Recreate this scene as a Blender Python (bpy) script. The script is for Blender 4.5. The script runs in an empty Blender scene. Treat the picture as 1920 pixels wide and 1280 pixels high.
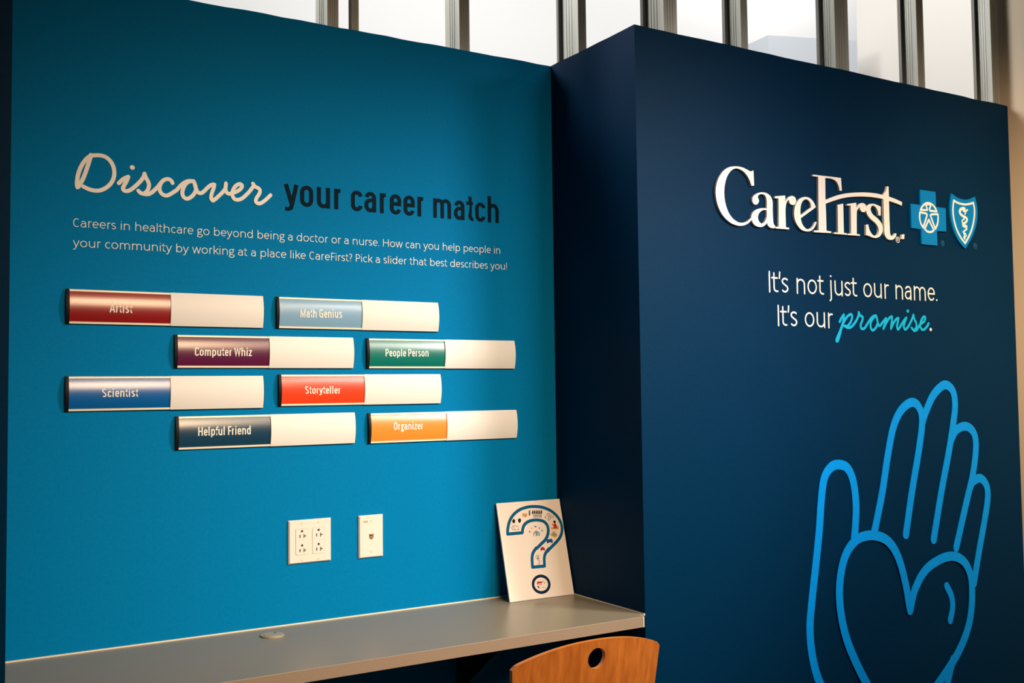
import bpy, math, random
import numpy as np
from mathutils import Vector, Matrix
from mathutils.geometry import tessellate_polygon
random.seed(4)
C = bpy.context.scene.collection

# ---------------------------------------------------------------- camera
S = 0.89                       # metres per calibration unit
Z0 = 0.76                      # worktop height above the floor
YAW, PITCH, ROLL, FPX = math.radians(31.236), math.radians(2.758), math.radians(-0.704), 1927.7
CAM = np.array([-1.95367*S, -2.93871*S, 0.67370*S + Z0])
fw = np.array([math.sin(YAW)*math.cos(PITCH), math.cos(YAW)*math.cos(PITCH), math.sin(PITCH)])
r0 = np.array([math.cos(YAW), -math.sin(YAW), 0.0]); u0 = np.cross(r0, fw)
rt = math.cos(ROLL)*r0 + math.sin(ROLL)*u0
up = -math.sin(ROLL)*r0 + math.cos(ROLL)*u0
cd = bpy.data.cameras.new('camera'); cam = bpy.data.objects.new('camera', cd); C.objects.link(cam)
cd.sensor_width = 36; cd.lens = FPX/1920*36; cd.clip_start = 0.05
cam.matrix_world = Matrix(((rt[0], up[0], -fw[0], CAM[0]), (rt[1], up[1], -fw[1], CAM[1]), (rt[2], up[2], -fw[2], CAM[2]), (0, 0, 0, 1)))
bpy.context.scene.camera = cam

# ---------------------------------------------------------------- view, world, lights
sc = bpy.context.scene
sc.view_settings.view_transform = 'Standard'; sc.view_settings.look = 'None'
sc.view_settings.exposure = 0.0; sc.view_settings.gamma = 1; sc.view_settings.use_curve_mapping = False
w = bpy.data.worlds.new('world'); sc.world = w; w.use_nodes = True
w.node_tree.nodes['Background'].inputs[0].default_value = (0.75, 0.86, 1.0, 1)
w.node_tree.nodes['Background'].inputs[1].default_value = 0.1

def area(name, loc, target, sx, sy, power, col, spread=180):
    l = bpy.data.lights.new(name, 'AREA'); l.shape = 'RECTANGLE'; l.size = sx; l.size_y = sy
    l.energy = power; l.color = col; l.spread = math.radians(spread)
    o = bpy.data.objects.new(name, l); C.objects.link(o); o.location = loc
    o.rotation_euler = (Vector(target)-Vector(loc)).to_track_quat('-Z', 'Y').to_euler(); return o
D = 0.469*S; W = 1.9028*S; HT = Z0 + 1.8*S; XL = -1.732*S
WARM = (1.0, 0.70, 0.42); SOFT = (1.0, 0.92, 0.83)
def spot(name, loc, target, power, col, size, blend, radius):
    l = bpy.data.lights.new(name, 'SPOT'); l.energy = power; l.color = col; l.spot_size = math.radians(size); l.spot_blend = blend; l.shadow_soft_size = radius
    o = bpy.data.objects.new(name, l); C.objects.link(o); o.location = loc
    o.rotation_euler = (Vector(target)-Vector(loc)).to_track_quat('-Z', 'Y').to_euler(); return o
spot('key_light', (1.32, -2.32, 2.55), (-0.60, 0, 0.88), 405, SOFT, 50, 1.0, .36)
area('panel_highlight_light', (-0.60, -3.1, 2.50), (-0.72, 0, 0.95), 1.0, 0.9, 11, WARM, 56)  # unseen warm softbox, placed for the highlights on the slider panels
area('logo_fill_light', (0.55, -2.7, 2.80), (0.72, -0.42, 1.15), 0.7, 0.4, 8.5, SOFT, 66)  # unseen lamp added to brighten the logo wall
area('side_wall_fill_light', (0.55, -2.0, 2.75), (1.69, -0.7, 1.5), 0.3, 0.3, 9, WARM, 60)  # unseen lamp added to lift the beige wall
area('room_fill_light', (-1.6, -5.0, 2.3), (0.6, 0, 1.2), 2.2, 1.2, 1.6, (0.85, 0.92, 1.0), 150)
area('atrium_light', (2.3, 1.6, 5.3), (3.2, 3.2, 3.2), 3.5, 1.5, 95, (1, 0.99, 0.97))
area('atrium_light', (-0.3, 1.3, 4.6), (0.6, 3.2, 3.0), 3.0, 1.2, 60, (1, 0.99, 0.97))
area('atrium_light', (5.4, 3.2, 6.4), (6.2, 4.4, 4.6), 2.5, 1.0, 75, (1, 0.99, 0.98))  # unseen lamp added to whiten the right end of the far wall
area('stud_fill_light', (-2.6, 1.5, 4.3), (1.3, -0.3, 2.5), 1.6, 1.2, 70, (1, 0.98, 0.95), 110)  # unseen lamp added so the stud webs read lighter

# ---------------------------------------------------------------- materials
def mat(name, col, rough=0.5, metal=0.0, bump=0.0, bscale=400, var=0.0, vscale=6, coat=0.0, spec=0.5, stretch=None):
    m = bpy.data.materials.new(name); m.use_nodes = True; nt = m.node_tree; b = nt.nodes['Principled BSDF']
    b.inputs['Base Color'].default_value = (*col, 1); b.inputs['Roughness'].default_value = rough
    b.inputs['Metallic'].default_value = metal; b.inputs['Coat Weight'].default_value = coat
    b.inputs['Specular IOR Level'].default_value = spec; b.inputs['Coat Roughness'].default_value = .2
    tc = nt.nodes.new('ShaderNodeTexCoord'); mp = nt.nodes.new('ShaderNodeMapping')
    nt.links.new(tc.outputs['Object'], mp.inputs['Vector'])
    if stretch: mp.inputs['Scale'].default_value = stretch
    if var:
        n = nt.nodes.new('ShaderNodeTexNoise'); n.inputs['Scale'].default_value = vscale; n.inputs['Detail'].default_value = 5
        r = nt.nodes.new('ShaderNodeValToRGB')
        r.color_ramp.elements[0].color = (*[max(0, c*(1-var)) for c in col], 1); r.color_ramp.elements[0].position = .3
        r.color_ramp.elements[1].color = (*[min(1, c*(1+var)) for c in col], 1); r.color_ramp.elements[1].position = .7
        nt.links.new(mp.outputs[0], n.inputs['Vector']); nt.links.new(n.outputs['Fac'], r.inputs['Fac'])
        nt.links.new(r.outputs['Color'], b.inputs['Base Color'])
    if bump:
        n = nt.nodes.new('ShaderNodeTexNoise'); n.inputs['Scale'].default_value = bscale; n.inputs['Detail'].default_value = 3
        bp = nt.nodes.new('ShaderNodeBump'); bp.inputs['Strength'].default_value = bump; bp.inputs['Distance'].default_value = 0.001
        nt.links.new(mp.outputs[0], n.inputs['Vector']); nt.links.new(n.outputs['Fac'], bp.inputs['Height']); nt.links.new(bp.outputs[0], b.inputs['Normal'])
    return m
M = dict(
 blue=mat('blue_paint', (0.0, 0.175, 0.42), .6, spec=.03, bump=.35, bscale=350, var=.05, vscale=120),
 navy=mat('navy_paint', (0.0, 0.021, 0.060), .5, spec=.038, bump=.35, bscale=350, var=.06, vscale=120),
 beige=mat('beige_paint', (0.62, 0.50, 0.36), .6, bump=.3, bscale=250),
 white_wall=mat('atrium_white_paint', (0.86, 0.85, 0.83), .7),
 hall_white=mat('hall_off_white_paint', (0.72, 0.68, 0.63), .7),
 cool_white=mat('cool_white_paint', (0.50, 0.53, 0.57), .7),
 galv=mat('galvanised_steel', (0.36, 0.36, 0.32), .5, metal=.25, var=.35, vscale=9, bump=.3, bscale=120, stretch=(1, 1, .12)),
 galv_unlit=mat('unlit_steel', (0.10, 0.095, 0.08), .5, metal=.3, var=.4, vscale=14, stretch=(1, 1, .12)),  # darker copy of the stud steel, shade put into the colour
 carpet=mat('carpet', (0.07, 0.07, 0.075), .95, bump=.8, bscale=500, var=.3, vscale=90),
 ceil=mat('ceiling_paint', (0.35, 0.34, 0.32), .8),
 drab=mat('room_paint', (0.30, 0.27, 0.23), .7),
 laminate=mat('grey_laminate', (0.26, 0.225, 0.16), .34, var=.10, vscale=600, bump=.08, bscale=900),
 laminate_edge=mat('laminate_edge_band', (0.27, 0.20, 0.145), .5, var=.10, vscale=600),
 caulk=mat('caulk', (0.80, 0.70, 0.55), .5),
 grommet=mat('grommet_plastic', (0.36, 0.33, 0.24), .4),
 cream=mat('cream_vinyl', (0.84, 0.79, 0.73), .5),
 cream_letter=mat('cream_acrylic', (0.86, 0.79, 0.73), .4),
 dark_vinyl=mat('dark_navy_vinyl', (0.001, 0.012, 0.024), .6, spec=.04),
 cyan_vinyl=mat('cyan_vinyl', (0.0, 0.40, 0.68), .5, spec=.2),
 bright_blue=mat('bright_blue_acrylic', (0.0, 0.27, 0.78), .45, spec=.08, var=.04, vscale=40),
 logo_blue=mat('logo_blue_acrylic', (0.0, 0.19, 0.50), .45, spec=.06),
 ring_blue=mat('ring_blue_vinyl', (0.0, 0.12, 0.28), .5),
 black=mat('black_plastic', (0.006, 0.006, 0.008), .45, spec=.12),
 rail=mat('cream_rail_metal', (0.95, 0.84, 0.66), .5),
 cover=mat('off_white_cover', (0.76, 0.75, 0.725), .5, spec=.3, bump=.05, bscale=900),
 plate=mat('ivory_plastic', (0.80, 0.71, 0.65), .35),
 slot=mat('slot_black', (0.01, 0.008, 0.008), .6),
 foam=mat('white_foam_board', (0.87, 0.80, 0.74), .45),
 foam_edge=mat('foam_board_edge', (0.30, 0.36, 0.42), .5),
 q_blue=mat('print_teal', (0.0, 0.11, 0.26), .55, spec=.08), q_navy=mat('print_navy', (0.004, 0.02, 0.065), .55, spec=.08),
 p_black=mat('print_black', (0.01, 0.008, 0.008), .6, spec=.15), p_red=mat('print_red', (0.5, 0.02, 0.015), .6, spec=.15),
 p_orange=mat('print_orange', (0.75, 0.36, 0.12), .6, spec=.15), p_gold=mat('print_gold', (0.55, 0.40, 0.10), .6, spec=.15),
 p_blue=mat('print_blue', (0.01, 0.08, 0.26), .6, spec=.15), p_grey=mat('print_grey', (0.28, 0.26, 0.27), .6, spec=.15),
 p_tan=mat('print_tan', (0.50, 0.22, 0.12), .6, spec=.15), p_green=mat('print_green', (0.05, 0.13, 0.05), .6, spec=.15),
 p_pale=mat('print_pale', (0.62, 0.56, 0.50), .6, spec=.15), p_cyan=mat('print_pale_blue', (0.15, 0.36, 0.46), .6, spec=.15),
 steel=mat('brushed_steel', (0.5, 0.5, 0.5), .35, metal=1))
def panel_mat(n, c): return mat(n, c, .27, coat=.22, spec=.75)

def wood():
    m = mat('cherry_plywood', (0.5, 0.17, 0.03), .38); nt = m.node_tree; b = nt.nodes['Principled BSDF']
    tc = nt.nodes.new('ShaderNodeTexCoord'); mp = nt.nodes.new('ShaderNodeMapping'); mp.inputs['Scale'].default_value = (26, 26, 2.2)
    n = nt.nodes.new('ShaderNodeTexNoise'); n.inputs['Scale'].default_value = 3.0; n.inputs['Detail'].default_value = 7; n.inputs['Distortion'].default_value = .6
    r = nt.nodes.new('ShaderNodeValToRGB'); r.color_ramp.elements[0].position = .32; r.color_ramp.elements[1].position = .72
    r.color_ramp.elements[0].color = (0.34, 0.093, 0.012, 1); r.color_ramp.elements[1].color = (0.50, 0.158, 0.026, 1)
    nt.links.new(tc.outputs['Object'], mp.inputs[0]); nt.links.new(mp.outputs[0], n.inputs['Vector'])
    nt.links.new(n.outputs['Fac'], r.inputs['Fac']); nt.links.new(r.outputs[0], b.inputs['Base Color'])
    return m
M['wood'] = wood(); M['ply_edge'] = mat('plywood_edge', (0.62, 0.22, 0.045), .4)

# ---------------------------------------------------------------- helpers
class Frame:                                   # a real plane in the room: origin, in-plane axes, outward normal
    def __init__(s, o, x, y):
        s.o = np.array(o, float); s.x = np.array(x, float); s.x /= np.linalg.norm(s.x)
        s.y = np.array(y, float); s.y -= s.x*(s.y@s.x); s.y /= np.linalg.norm(s.y); s.n = np.cross(s.x, s.y)
    def px(s, u, v, n=0.0):                    # point of this plane (raised by n) seen at pixel u, v of the photograph
        d = (u-960)/FPX*rt - (v-640)/FPX*up + fw
        q = s.o + s.n*n; t = ((q-CAM)@s.n)/(d@s.n); P = CAM + t*d - s.o
        return (float(P@s.x), float(P@s.y))
    def mat(s, a=0, b=0, n=0):
        o = s.o + s.x*a + s.y*b + s.n*n
        return Matrix(((s.x[0], s.y[0], s.n[0], o[0]), (s.x[1], s.y[1], s.n[1], o[1]), (s.x[2], s.y[2], s.n[2], o[2]), (0, 0, 0, 1)))
BACK = Frame((0, 0, Z0), (1, 0, 0), (0, 0, 1))
FRONT = Frame((0, -D, Z0), (1, 0, 0), (0, 0, 1))

def tag(o, label=None, cat=None, group=None, kind=None):
    if label: o['label'] = label
    if cat: o['category'] = cat
    if group: o['group'] = group
    if kind: o['kind'] = kind
    return o
def empty(name, loc, label, cat, group=None, mw=None):
    o = bpy.data.objects.new(name, None); C.objects.link(o); o.empty_display_size = .05
    if mw is not None: o.matrix_world = mw
    else: o.location = loc
    return tag(o, label, cat, group)
class MB:
    def __init__(s): s.v = []; s.f = []
    def add(s, vs, fs):
        k = len(s.v); s.v += [tuple(map(float, p)) for p in vs]; s.f += [tuple(i+k for i in f) for f in fs]
    def box(s, a, b):
        x0, y0, z0 = a; x1, y1, z1 = b
        s.add([(x0,y0,z0),(x1,y0,z0),(x1,y1,z0),(x0,y1,z0),(x0,y0,z1),(x1,y0,z1),(x1,y1,z1),(x0,y1,z1)],
              [(0,3,2,1),(4,5,6,7),(0,1,5,4),(1,2,6,5),(2,3,7,6),(3,0,4,7)]); return s
    def prism(s, outer, holes=(), z0=0.0, z1=0.001):   # flat polygon with holes, thickness along local z
        loops = [list(outer)] + [list(h) for h in holes]
        tri = tessellate_polygon([[Vector((p[0], p[1], 0)) for p in l] for l in loops])
        pts = [p for l in loops for p in l]; n = len(pts)
        vs = [(p[0], p[1], z1) for p in pts] + [(p[0], p[1], z0) for p in pts]; fs = []
        for t in tri:
            a, b, c = [pts[i] for i in t]
            if (b[0]-a[0])*(c[1]-a[1]) - (b[1]-a[1])*(c[0]-a[0]) < 0: t = (t[0], t[2], t[1])
            fs.append(tuple(t)); fs.append((t[0]+n, t[2]+n, t[1]+n))
        k = 0
        for li, l in enumerate(loops):
            m = len(l); ar = sum(l[i][0]*l[(i+1) % m][1]-l[(i+1) % m][0]*l[i][1] for i in range(m))
            for i in range(m):
                a, b = k+i, k+(i+1) % m
                fs.append((a, a+n, b+n, b) if (ar > 0) == (li == 0) else (a, b, b+n, a+n))
            k += m
        s.add(vs, fs); return s
    def stroke(s, pts, hw, z0=0.0, z1=0.001, closed=False, cap='round', hws=None, zf=None, sx=1.0):
        """pen stroke: pts centreline, hw half width; sx squeezes the pen horizontally"""
        P = [np.array(p, float)/np.array([sx, 1]) for p in pts]
        Q = [P[0]]; H = [hws[0] if hws else hw]
        for i, p in enumerate(P[1:], 1):
            if np.linalg.norm(p-Q[-1]) > 1e-7: Q.append(p); H.append(hws[i] if hws else hw)
        P = Q
        if closed and np.linalg.norm(P[0]-P[-1]) < 1e-7: P.pop(); H.pop()
        n = len(P)
        if n < 2: return s
        seg = n if closed else n-1
        d = [(P[(i+1) % n]-P[i]) for i in range(seg)]; d = [x/np.linalg.norm(x) for x in d]
        nr = [np.array([-x[1], x[0]]) for x in d]
        L = []; Rr = []; disc = []; eps = 2.5e-6
        for i in range(n):
            if closed: a, b = nr[i-1], nr[i]
            elif i == 0: a = b = nr[0]
            elif i == n-1: a = b = nr[-1]
            else: a, b = nr[i-1], nr[i]
            m = a+b; l = np.linalg.norm(m); c = a@b
            if c < .35 and cap == 'round':       # sharp bend: two ends and a round joint
                L.append((P[i]+a*H[i], P[i]+b*H[i])); Rr.append((P[i]-a*H[i], P[i]-b*H[i])); disc.append(i)
            else:
                m = m/l if l > .2 else b; k = 1/max(.30, m@b)
                L.append((P[i]+m*H[i]*k,)*2); Rr.append((P[i]-m*H[i]*k,)*2)
        s.k = getattr(s, 'k', 0)
        for i in range(seg):
            j = (i+1) % n; s.k += 1; ee = eps*s.k
            zn = 3 if (zf and abs(P[i][1]-P[j][1]) > .004) else 1
            vs = []; fs = []
            for q in range(zn+1):
                t = q/zn
                for A, B_ in ((Rr[i][1], Rr[j][0]), (L[i][1], L[j][0])):
                    pt = A*(1-t)+B_*t; zz = (zf(pt[1]) if zf else 0)+ee
                    vs += [(pt[0]*sx, pt[1], z1+zz), (pt[0]*sx, pt[1], z0+zz-ee)]
            for q in range(zn):
                o_ = 4*q; fs += [(o_, o_+4, o_+6, o_+2), (o_, o_+1, o_+5, o_+4), (o_+2, o_+6, o_+7, o_+3)]
            if not closed and i == 0: fs.append((0, 2, 3, 1))
            if not closed and i == seg-1: o_ = 4*zn; fs.append((o_, o_+1, o_+3, o_+2))
            s.add(vs, fs)
        if not closed and cap == 'round': disc += [0, n-1]
        for i in sorted(set(disc)):
            s.k += 1; poly = [P[i]+H[i]*np.array([math.cos(a), math.sin(a)]) for a in np.linspace(0, 2*math.pi, 17)[:-1]]
            m = len(poly); zz = eps*s.k+(zf(P[i][1]) if zf else 0)
            s.add([(q[0]*sx, q[1], z1+zz) for q in poly]+[(q[0]*sx, q[1], z0) for q in poly],
                  [tuple(range(m))]+[(q, q+m, (q+1) % m+m, (q+1) % m) for q in range(m)])
        return s
    def disc(s, c, rx, ry, z0=0.0, z1=0.001, k=20):
        return s.prism([(c[0]+rx*math.cos(2*math.pi*i/k), c[1]+ry*math.sin(2*math.pi*i/k)) for i in range(k)], (), z0, z1)
    def build(s, name, m, parent=None, mw=None, bevel=0, smooth=False):
        me = bpy.data.meshes.new(name); me.from_pydata(s.v, [], s.f); me.update(); me.materials.append(m)
        if smooth:
            for p in me.polygons: p.use_smooth = True
        o = bpy.data.objects.new(name, me); C.objects.link(o)
        if parent is not None: o.parent = parent
        if mw is not None: o.matrix_world = mw if parent is None else mw
        if bevel:
            b = o.modifiers.new('bevel', 'BEVEL'); b.width = bevel; b.segments = 2; b.limit_method = 'ANGLE'
        return o
def child(o, parent):                         # keep world placement while parenting
    mw = o.matrix_world.copy(); bpy.context.view_layer.update(); o.parent = parent
    o.matrix_parent_inverse = parent.matrix_world.inverted(); o.matrix_world = mw; return o
def struct(name, bm, m, label=None, bevel=0):
    o = bm.build(name, m, bevel=bevel); o['kind'] = 'structure'
    if label: o['label'] = label
    return o
def cat(points, closed=False, k=5):           # smooth spline; a point written (x, y, 1) is a corner
    P = [np.array(p[:2], float) for p in points]; F = [len(p) > 2 for p in points]; n = len(P); res = []
    if not closed: F[0] = F[-1] = True
    rng = range(n if closed else n-1)
    for i in rng:
        j = (i+1) % n; p1, p2 = P[i], P[j]
        p0 = P[i-1] if not F[i] else p1-(p2-p1)*.6
        p3 = P[(j+1) % n] if not F[j] else p2+(p2-p1)*.6
        if F[i] and F[j]: res.append(p1); continue
        for q in range(k):
            t = q/k
            res.append(.5*((2*p1)+(p2-p0)*t+(2*p0-5*p1+4*p2-p3)*t*t+(3*p1-p0-3*p2+p3)*t**3))
    if not closed: res.append(P[-1])
    return res
def zoomed(pts, ox, oy, sc_):                 # pixel readings taken in an enlarged crop of the photo
    return [(ox+p[0]/sc_, oy+p[1]/sc_)+tuple(p[2:]) for p in pts]
def onpl(fr, pts, n=0.0): return [fr.px(p[0], p[1], n)+tuple(p[2:]) for p in pts]

# ---------------------------------------------------------------- pen alphabet (x height 1, baseline 0)
class Font: pass
LIGHT = Font(); LIGHT.hw = .052; LIGHT.cond = False; LIGHT.cap = 1.35; LIGHT.asc = 1.42; LIGHT.desc = -.44; LIGHT.ss = .15; LIGHT.rs = .085; LIGHT.ds = .02; LIGHT.space = .46
LIGHT.w = dict(n=.78,h=.78,u=.78,m=1.30,o=.88,c=.70,e=.80,a=.70,s=.60,t=.52,r=.47,i=.10,l=.10,j=.26,f=.54,g=.80,d=.82,b=.82,p=.82,q=.82,k=.70,w=1.22,v=.80,y=.80,z=.64,
    C=.87,H=.98,F=.60,P=.70,I=.10,O=1.18,S=.74,R=.74)
BOLD = Font(); BOLD.hw = .092; BOLD.cond = True; BOLD.cap = 1.37; BOLD.asc = 1.40; BOLD.desc = -.27; BOLD.ss = .10; BOLD.rs = .075; BOLD.ds = .02; BOLD.space = .30
BOLD.w = dict(n=.61,h=.61,u=.61,m=.94,o=.60,c=.56,e=.57,a=.57,s=.54,t=.38,r=.43,i=.21,l=.21,j=.3,f=.38,g=.60,d=.60,b=.60,p=.60,q=.60,k=.60,w=.86,v=.60,y=.62,z=.50,
    A=.76,C=.66,F=.52,G=.68,H=.70,M=.88,O=.68,P=.64,S=.64,W=1.02)
def glyph(ch, F):
    h = F.hw; w_ = F.w.get(ch, .3); l, r = h, w_-h; m = (l+r)/2; t = 1-h*.92; B = h*.92; cp = F.cap-h*.92
    def E(a0, a1, x0=l, y0=B, x1=r, y1=t, n=18):
        cx, cy = (x0+x1)/2, (y0+y1)/2; rx, ry = (x1-x0)/2, (y1-y0)/2
        k = min(ry, rx*1.15) if F.cond else ry; res = []
        for a in np.linspace(a0, a1, n):
            c, s_ = math.cos(math.radians(a)), math.sin(math.radians(a))
            sg = 0 if abs(s_) < 1e-9 else (1 if s_ > 0 else -1)
            res.append((cx+rx*c, cy+sg*(ry-k)+k*s_))
        return res
    ah = (r-l)/2*(1.15 if F.cond else 1.0)                         # arch height
    sd = F.ss; ro = F.rs; dg = F.ds
    dot = lambda x, y, q=1.25: [('dot', x, y, h*q)]
    if ch == 'o': return [E(0, 360, n=33)], ro, ro
    if ch == 'n' or ch == 'h': return [[(l, 0), (l, F.asc if ch == 'h' else 1)], [(l, t-ah*1.15)]+E(180, 0, y0=t-2*ah)+[(r, 0)]], sd, sd*.95
    if ch == 'm':
        a2 = (m-l)/2*(1.3 if F.cond else 1.15)
        return [[(l, 0), (l, 1)], E(180, 0, x1=m, y0=t-2*a2, n=12)+[(m, 0)], E(180, 0, x0=m, y0=t-2*a2, n=12)+[(r, 0)]], sd, sd*.95
    if ch == 'u': return [[(r, 0), (r, 1)], [(l, 1)]+E(180, 360, y1=B+2*ah)+[(r, B+ah*1.15)]], sd*.95, sd
    if ch == 'r':
        x1 = r+(r-l)*.55
        return [[(l, 0), (l, 1)], [(l, .55)]+E(170, 75 if not F.cond else 88, x1=x1, y0=t-(x1-l)*.95, n=9)], sd, -.01
    if ch == 'i': return [[(l, 0), (l, 1)]]+([[(l, 1.17), (l, 1.38)]] if F.cond else dot(l, 1.33)), sd, sd
    if ch == 'l': return [[(l, 0), (l, F.asc)]], sd, sd
    if ch == 'j': return [[(r, 1), (r, -.22)]+E(0, -80, x0=l-.12, x1=r, y0=F.desc+h, y1=-.0, n=7)]+dot(r, 1.33), -.06, sd
    if ch == 't':
        x = l+w_*.26
        return [[(x, 1.27), (x, .25)]+E(180, 285, x0=x, x1=x+(w_-x)*1.55, y0=B, y1=B+.42, n=9), [(0, t), (w_*.93, t)]], .02, .03
    if ch == 'f': 
        x = l+w_*.24
        return [[(x, 0), (x, F.asc-.28)]+E(180, 70, x0=x, x1=x+w_*.95, y0=F.asc-.52, y1=F.asc-h, n=8), [(0, t), (w_*.9, t)]], .02, -.04
    if ch == 'c': return [E(48 if not F.cond else 8, 312 if not F.cond else 352, n=24, x1=r+(.06 if not F.cond else 0))], ro, .03
    if ch == 'e': return [[(l+.01, .52), (r, .52)]+E(2, 314 if not F.cond else 346, n=26)], ro, ro*.6
    if ch == 'a':
        by = .60
        return [E(150 if not F.cond else 172, 0, x0=l+.02, y0=t-2*ah*.95, n=12)+[(r, 0)],
                [(r, by)]+E(90, 270, x0=l, x1=l+(r-l)*1.05, y0=B, y1=by-.01, n=12)+E(-80, -5, x0=l, x1=r, y0=B, y1=by+.12, n=5)], ro*.8, sd*.9
    if ch == 's':
        return [E(38, 180, x1=r+.02, y0=.53, y1=t, n=10)+E(190, 268, x1=r, y0=.50, y1=t, n=3)[:0]+[(l+.05*1, .64), (m-.02, .53), (r-.05, .40)]+E(0, -142, x0=l-.03, y0=B, y1=.52, n=10)], .055, .055
    if ch == 'S':
        return [E(38, 180, x1=r, y0=F.cap*.55, y1=cp, n=10)+[(l+.05, .86), (m, .70), (r-.05, .53)]+E(0, -142, x0=l, y0=B, y1=.72, n=10)], ro, ro
    if ch in 'db': 
        x = r if ch == 'd' else l
        return [[(x, 0), (x, F.asc)], E(0, 360, n=29)], (ro if ch == 'd' else sd), (sd if ch == 'd' else ro)
    if ch in 'pq':
        x = r if ch == 'q' else l
        return [[(x, F.desc), (x, 1)], E(0, 360, n=29)], (ro if ch == 'q' else sd), (sd if ch == 'q' else ro)
    if ch == 'g':
        return [E(0, 360, x0=l+.03, x1=r-.12, y0=.40, y1=t, n=24), [(m-.06, t), (r+h*.8, t-.01)],
                [(l+.14, .42), (l+.05, .27), (l+.16, .14), (m, .11), (r-.06, .04), (r, -.12), (r-.10, -.30), (m-.04, F.desc+h*1.0), (l+.04, -.30), (l, -.16), (l+.08, -.02), (l+.20, .10)]], .04, .0
    if ch == 'k': return [[(l, 0), (l, F.asc)], [(r+h*.3, 1), (l+.04, .40)], [(l+.20, .56), (r+h*.6, 0)]], sd, .0
    if ch == 'v': return [[(h*.8, 1), (m, h*.4), (r+h*.2, 1)]], dg, dg
    if ch == 'w' : return [[(h*.8, 1), (w_*.27, h*.4), (m, .97), (w_*.73, h*.4), (w_-h*.8, 1)]], dg, dg
    if ch == 'W': return [[(h*.8, F.cap), (w_*.27, h), (m, F.cap-.04), (w_*.73, h), (w_-h*.8, F.cap)]], dg, dg
    if ch == 'y':
        if F.cond: return [[(h*.8, 1), (m+.01, .10)], [(r+h*.2, 1), (m+.03, .02), (m-.02, -.13), (m-.12, F.desc+h), (.04, F.desc+h)]], dg, dg
        return [[(h*.8, 1), (m, .03)], [(r+h*.2, 1), (m, .03), (m-.10, -.22), (m-.18, -.34), (m-.28, F.desc+h), (.02, F.desc+h+.02)]], dg, dg
    if ch == 'z': return [[(.02, t), (r, t), (l, B), (w_-.01, B)]], .05, .05
    if ch == 'A': return [[(h*.8, 0), (m, F.cap-.02), (w_-h*.8, 0)], [(w_*.22, .40), (w_*.78, .40)]], dg, dg
    if ch == 'C': return [E(52 if not F.cond else 12, 308 if not F.cond else 348, y1=cp, n=28)], ro, .01
    if ch == 'G': return [E(30 if not F.cond else 12, 325 if not F.cond else 350, y1=cp, n=28), [(m, .66), (r+.01, .66), (r+.01, 0)]], ro, sd
    if ch == 'O': return [E(0, 360, y1=cp, n=36)], ro, ro
    if ch == 'H': return [[(l, 0), (l, F.cap)], [(r, 0), (r, F.cap)], [(l, .71), (r, .71)]], sd, sd
    if ch == 'F': return [[(l, 0), (l, cp), (w_, cp)], [(l, .66), (w_*.88, .66)]], sd, .0
    if ch in 'PR': return [[(l, 0), (l, F.cap)], [(l, cp), (m, cp)]+E(80, -80, x0=l-.1, y0=.60, y1=cp, n=14)+[(m, .60), (l, .60)]]+([[(m, .60), (r+.02, 0)]] if ch == 'R' else []), sd, .03
    if ch == 'I': return [[(l, 0), (l, F.cap)]], sd, sd
    if ch == 'M': return [[(l, 0), (l, cp), (m, .2), (r, cp), (r, 0)]], sd, sd
    if ch == '.': return dot(.07, .065, 1.35), .08, .08
    if ch == '!': return [[(.07, .36), (.07, F.cap)]]+dot(.07, .065, 1.3), .11, .11
    if ch == "'": return [[(.10, F.cap), (.06, F.cap-.40)]], .07, .05
    if ch == '?': return [[(.04, 1.24), (.20, F.cap-h), (.40, 1.26), (.46, 1.05), (.36, .82), (.25, .62), (.24, .38)]]+dot(.24, .065, 1.3), .03, .05
    if ch == '0': return [E(0, 360, x0=.08, x1=.64, y1=cp, n=24)], .05, .05
    if ch == '5': return [[(.60, cp), (.16, cp), (.12, .78), (.34, .84), (.60, .66), (.62, .34), (.40, B), (.08, .10)]], .05, .05
    return [], .1, .1
def layout(text, F):
    x = 0.0; words = []; cur = []; first = True
    for ch in text:
        if ch == ' ':
            if cur: words.append(cur); cur = []
            x += F.space; continue
        st, lb, rb = glyph(ch, F)
        if first: lb = 0; first = False
        x += lb; wd = F.w.get(ch, {'.': .14, '!': .14, "'": .15, '?': .50, '0': .72, '5': .70}.get(ch, .3))
        cur.append((ch, [s if s and s[0] == 'dot' else s for s in st], x)); right = x+wd; x = right+rb
    if cur: words.append(cur)
    return words, right
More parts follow.
